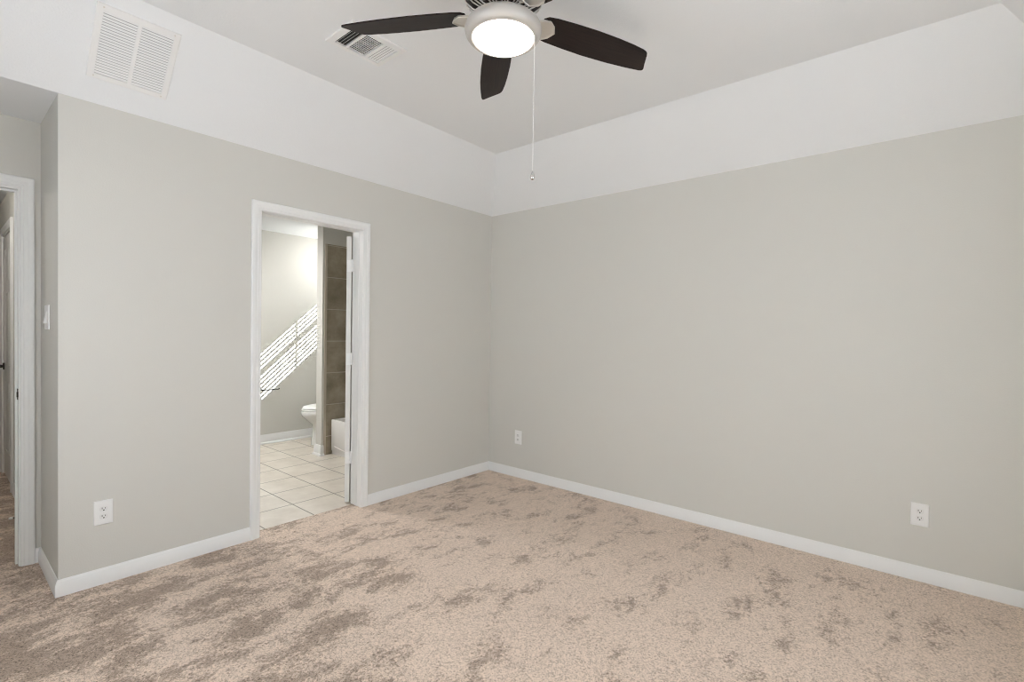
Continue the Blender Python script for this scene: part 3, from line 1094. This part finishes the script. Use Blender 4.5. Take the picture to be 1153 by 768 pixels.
for k in range(10):
    cx = s1 + 0.005 + (s2 - s1 - 0.01)*(k + 0.5)/10
    w.box(cx - 0.0016, cx + 0.0016, -iy, iy, -0.0035, -0.0015)
w.build('grid', M['white_metal'], vent)
for px, py in ((-hx + 0.02, 0.0), (hx - 0.02, 0.0)):
    w = MB()
    w.lathe([(0, -0.0075), (0.004, -0.0078), (0.0042, -0.006)], (px, py, 0), 12)
    w.build('screw', M['white_metal'], vent, smooth=True)

# ------------------------------------------------------------------ return air grille on the left sloped band
gx0, gx1, gs0, gs1 = -3.003, -2.676, 0.130, 0.482
gr_ = empty('return_air_grille', ((gx0+gx1)/2, -(gs0+gs1)/2*math.sin(R(45)), WH + (gs0+gs1)/2*math.cos(R(45))))
tag(gr_, 'white return air grille with two columns of slats on the sloped ceiling at upper left', 'air vent')
# local frame: x along wall, y up the slope, z out into the room
gr_.rotation_euler = Matrix(((1, 0, 0), (0, -math.sin(R(45)), -math.cos(R(45))), (0, math.cos(R(45)), -math.sin(R(45))))).to_euler()
hx, hy = (gx1-gx0)/2, (gs1-gs0)/2
w = MB()
fl = 0.027
outer = [(-hx, -hy), (hx, -hy), (hx, hy), (-hx, hy)]
inner = [(-hx+fl, -hy+fl), (hx-fl, -hy+fl), (hx-fl, hy-fl), (-hx+fl, hy-fl)]
w.loft([[Vector((x, y, 0)) for x, y in outer], [Vector((x, y, 0.004)) for x, y in outer],
        [Vector((x*0.985, y*0.985, 0.007)) for x, y in outer], [Vector((x, y, 0.008)) for x, y in inner],
        [Vector((x, y, 0)) for x, y in inner]], cap=False)
ix, iy = hx - fl, hy - fl
w.box(-0.0075, 0.0075, -iy, iy, 0.0005, 0.008)
w.build('frame', M['white_metal'], gr_)
w = MB()
w.box(-ix, ix, -iy, iy, 0.0002, 0.0008)
w.build('filter', M['duct'], gr_, label='dark opening behind the slats')
ns = 23
sproto = None
for col in (-1, 1):
    for k in range(ns):
        cy = -iy + 2*iy*(k + 0.5)/ns
        if sproto is None:
            w = MB()
            hw = (ix - 0.0075)/2
            w.box(-hw, hw, -0.0053, 0.0053, -0.0005, 0.0005)
            s_ = w.build('slat', M['white_metal'], gr_)
            sproto = s_
        else:
            s_ = sproto.copy()
            COL.objects.link(s_)
            s_.parent = gr_
        s_.location = (col*(0.0075 + hw), cy, 0.0048)
        s_.rotation_euler = (R(-24), 0, 0)
for px in (-1, 1):
    for py in (-1, 1):
        w = MB()
        w.lathe([(0, 0.0088), (0.0035, 0.0086), (0.0042, 0.0060)], (px*(hx - 0.026), py*(hy - 0.014), 0), 12)
        w.build('screw', M['nickel'], gr_, smooth=True)

# ------------------------------------------------------------------ wall outlets and switch
def outlet(name, loc, rot, label):
    e_ = empty(name, loc)
    tag(e_, label, 'electrical outlet', 'wall outlets')
    e_.rotation_euler = (0, 0, rot)
    # local: x across, z up, -y out of the wall
    w = MB()
    w.loft([[Vector((x*0.039, -d, z*0.062)) for x, z in ((-1, -1), (1, -1), (1, 1), (-1, 1))] for d in (0, 0.0035)] +
           [[Vector((x*0.0365, -0.0062, z*0.0595)) for x, z in ((-1, -1), (1, -1), (1, 1), (-1, 1))]])
    w.build('cover_plate', M['plastic'], e_, bevel=0.001)
    for sz in (-1, 1):
        w = MB()
        pts = []
        for k in range(24):
            t_ = 2*PI*k/24
            pts.append((0.0172*math.cos(t_), max(-0.0125, min(0.0125, 0.0172*math.sin(t_)))))
        w.prism(pts, 0.005, 0.0085, lambda u, v, h: Vector((u, -h, v + sz*0.0195)))
        so = w.build('socket', M['socket'], e_, bevel=0.0006)
        w = MB()
        w.box(-0.0078, -0.0052, -0.0088, -0.0084, sz*0.0195 - 0.001, sz*0.0195 + 0.008)
        w.box(0.0052, 0.0076, -0.0088, -0.0084, sz*0.0195, sz*0.0195 + 0.007)
        w.prism([(0.0032*math.cos(2*PI*k/14), 0.0032*math.sin(2*PI*k/14) - 0.0065) for k in range(14)], 0.0084, 0.0088,
                lambda u, v, h: Vector((u, -h, v + sz*0.0195)))
        w.build('slot', M['slot'], so, label='dark plug slots')
    w = MB()
    w.lathe([(0, 0.0070), (0.0025, 0.0068), (0.003, 0.0058)], mtx=Matrix.Rotation(R(90), 4, 'X'), seg=12)
    w.build('screw', M['white_metal'], e_, smooth=True)
    return e_


outlet('wall_outlet', (-2.9165, 0, 0.368), 0, 'white duplex outlet on the left wall, left of the bathroom doorway')
outlet('wall_outlet', (0, -0.367, 0.366), R(-90), 'small far white outlet on the right wall beside the corner')
outlet('wall_outlet', (0, -3.210, 0.363), R(-90), 'near white duplex outlet at the right end of the right wall')

sw = empty('light_switch', (XE, 0.312, 1.366))
tag(sw, 'white rocker light switch on the shaded recess side wall', 'light switch')
sw.rotation_euler = (0, 0, R(-90))
w = MB()
w.loft([[Vector((x*0.060, -d, z*0.0635)) for x, z in ((-1, -1), (1, -1), (1, 1), (-1, 1))] for d in (0, 0.004)] +
       [[Vector((x*0.057, -0.0068, z*0.0605)) for x, z in ((-1, -1), (1, -1), (1, 1), (-1, 1))]])
w.build('cover_plate', M['plastic'], sw, bevel=0.001)
w = MB()
w.prism([(0.006, -0.033), (0.019, -0.033), (0.0075, 0.033), (0.006, 0.033)], -0.0165, 0.0165, lambda u, v, h: Vector((h, -u, v)))
w.build('rocker', M['socket'], sw, bevel=0.001)

# ------------------------------------------------------------------ spring door stop on the hallway baseboard
ds = empty('door_stop', (HX - 0.013, 1.370, 0.05))
tag(ds, 'spring door stop with white tip on the hallway baseboard', 'door stop')
w = MB()
w.lathe([(0, 0), (0.011, 0), (0.010, 0.004), (0.006, 0.008), (0, 0.008)], mtx=Matrix.Rotation(R(-90), 4, 'Y'), seg=16)
n = 120
w.tube([(-0.006 - 0.062*k/n, 0.0052*math.cos(2*PI*14*k/n), 0.0052*math.sin(2*PI*14*k/n)) for k in range(n+1)], 0.0014, 6)
w.build('spring', M['darkmetal'], ds, smooth=True)
w = MB()
w.lathe([(0, 0.064), (0.007, 0.064), (0.0085, 0.068), (0.0085, 0.078), (0.006, 0.083), (0, 0.083)], mtx=Matrix.Rotation(R(-90), 4, 'Y'), seg=16)
w.build('rubber_tip', M['rubber'], ds, smooth=True, label='white rubber tip')
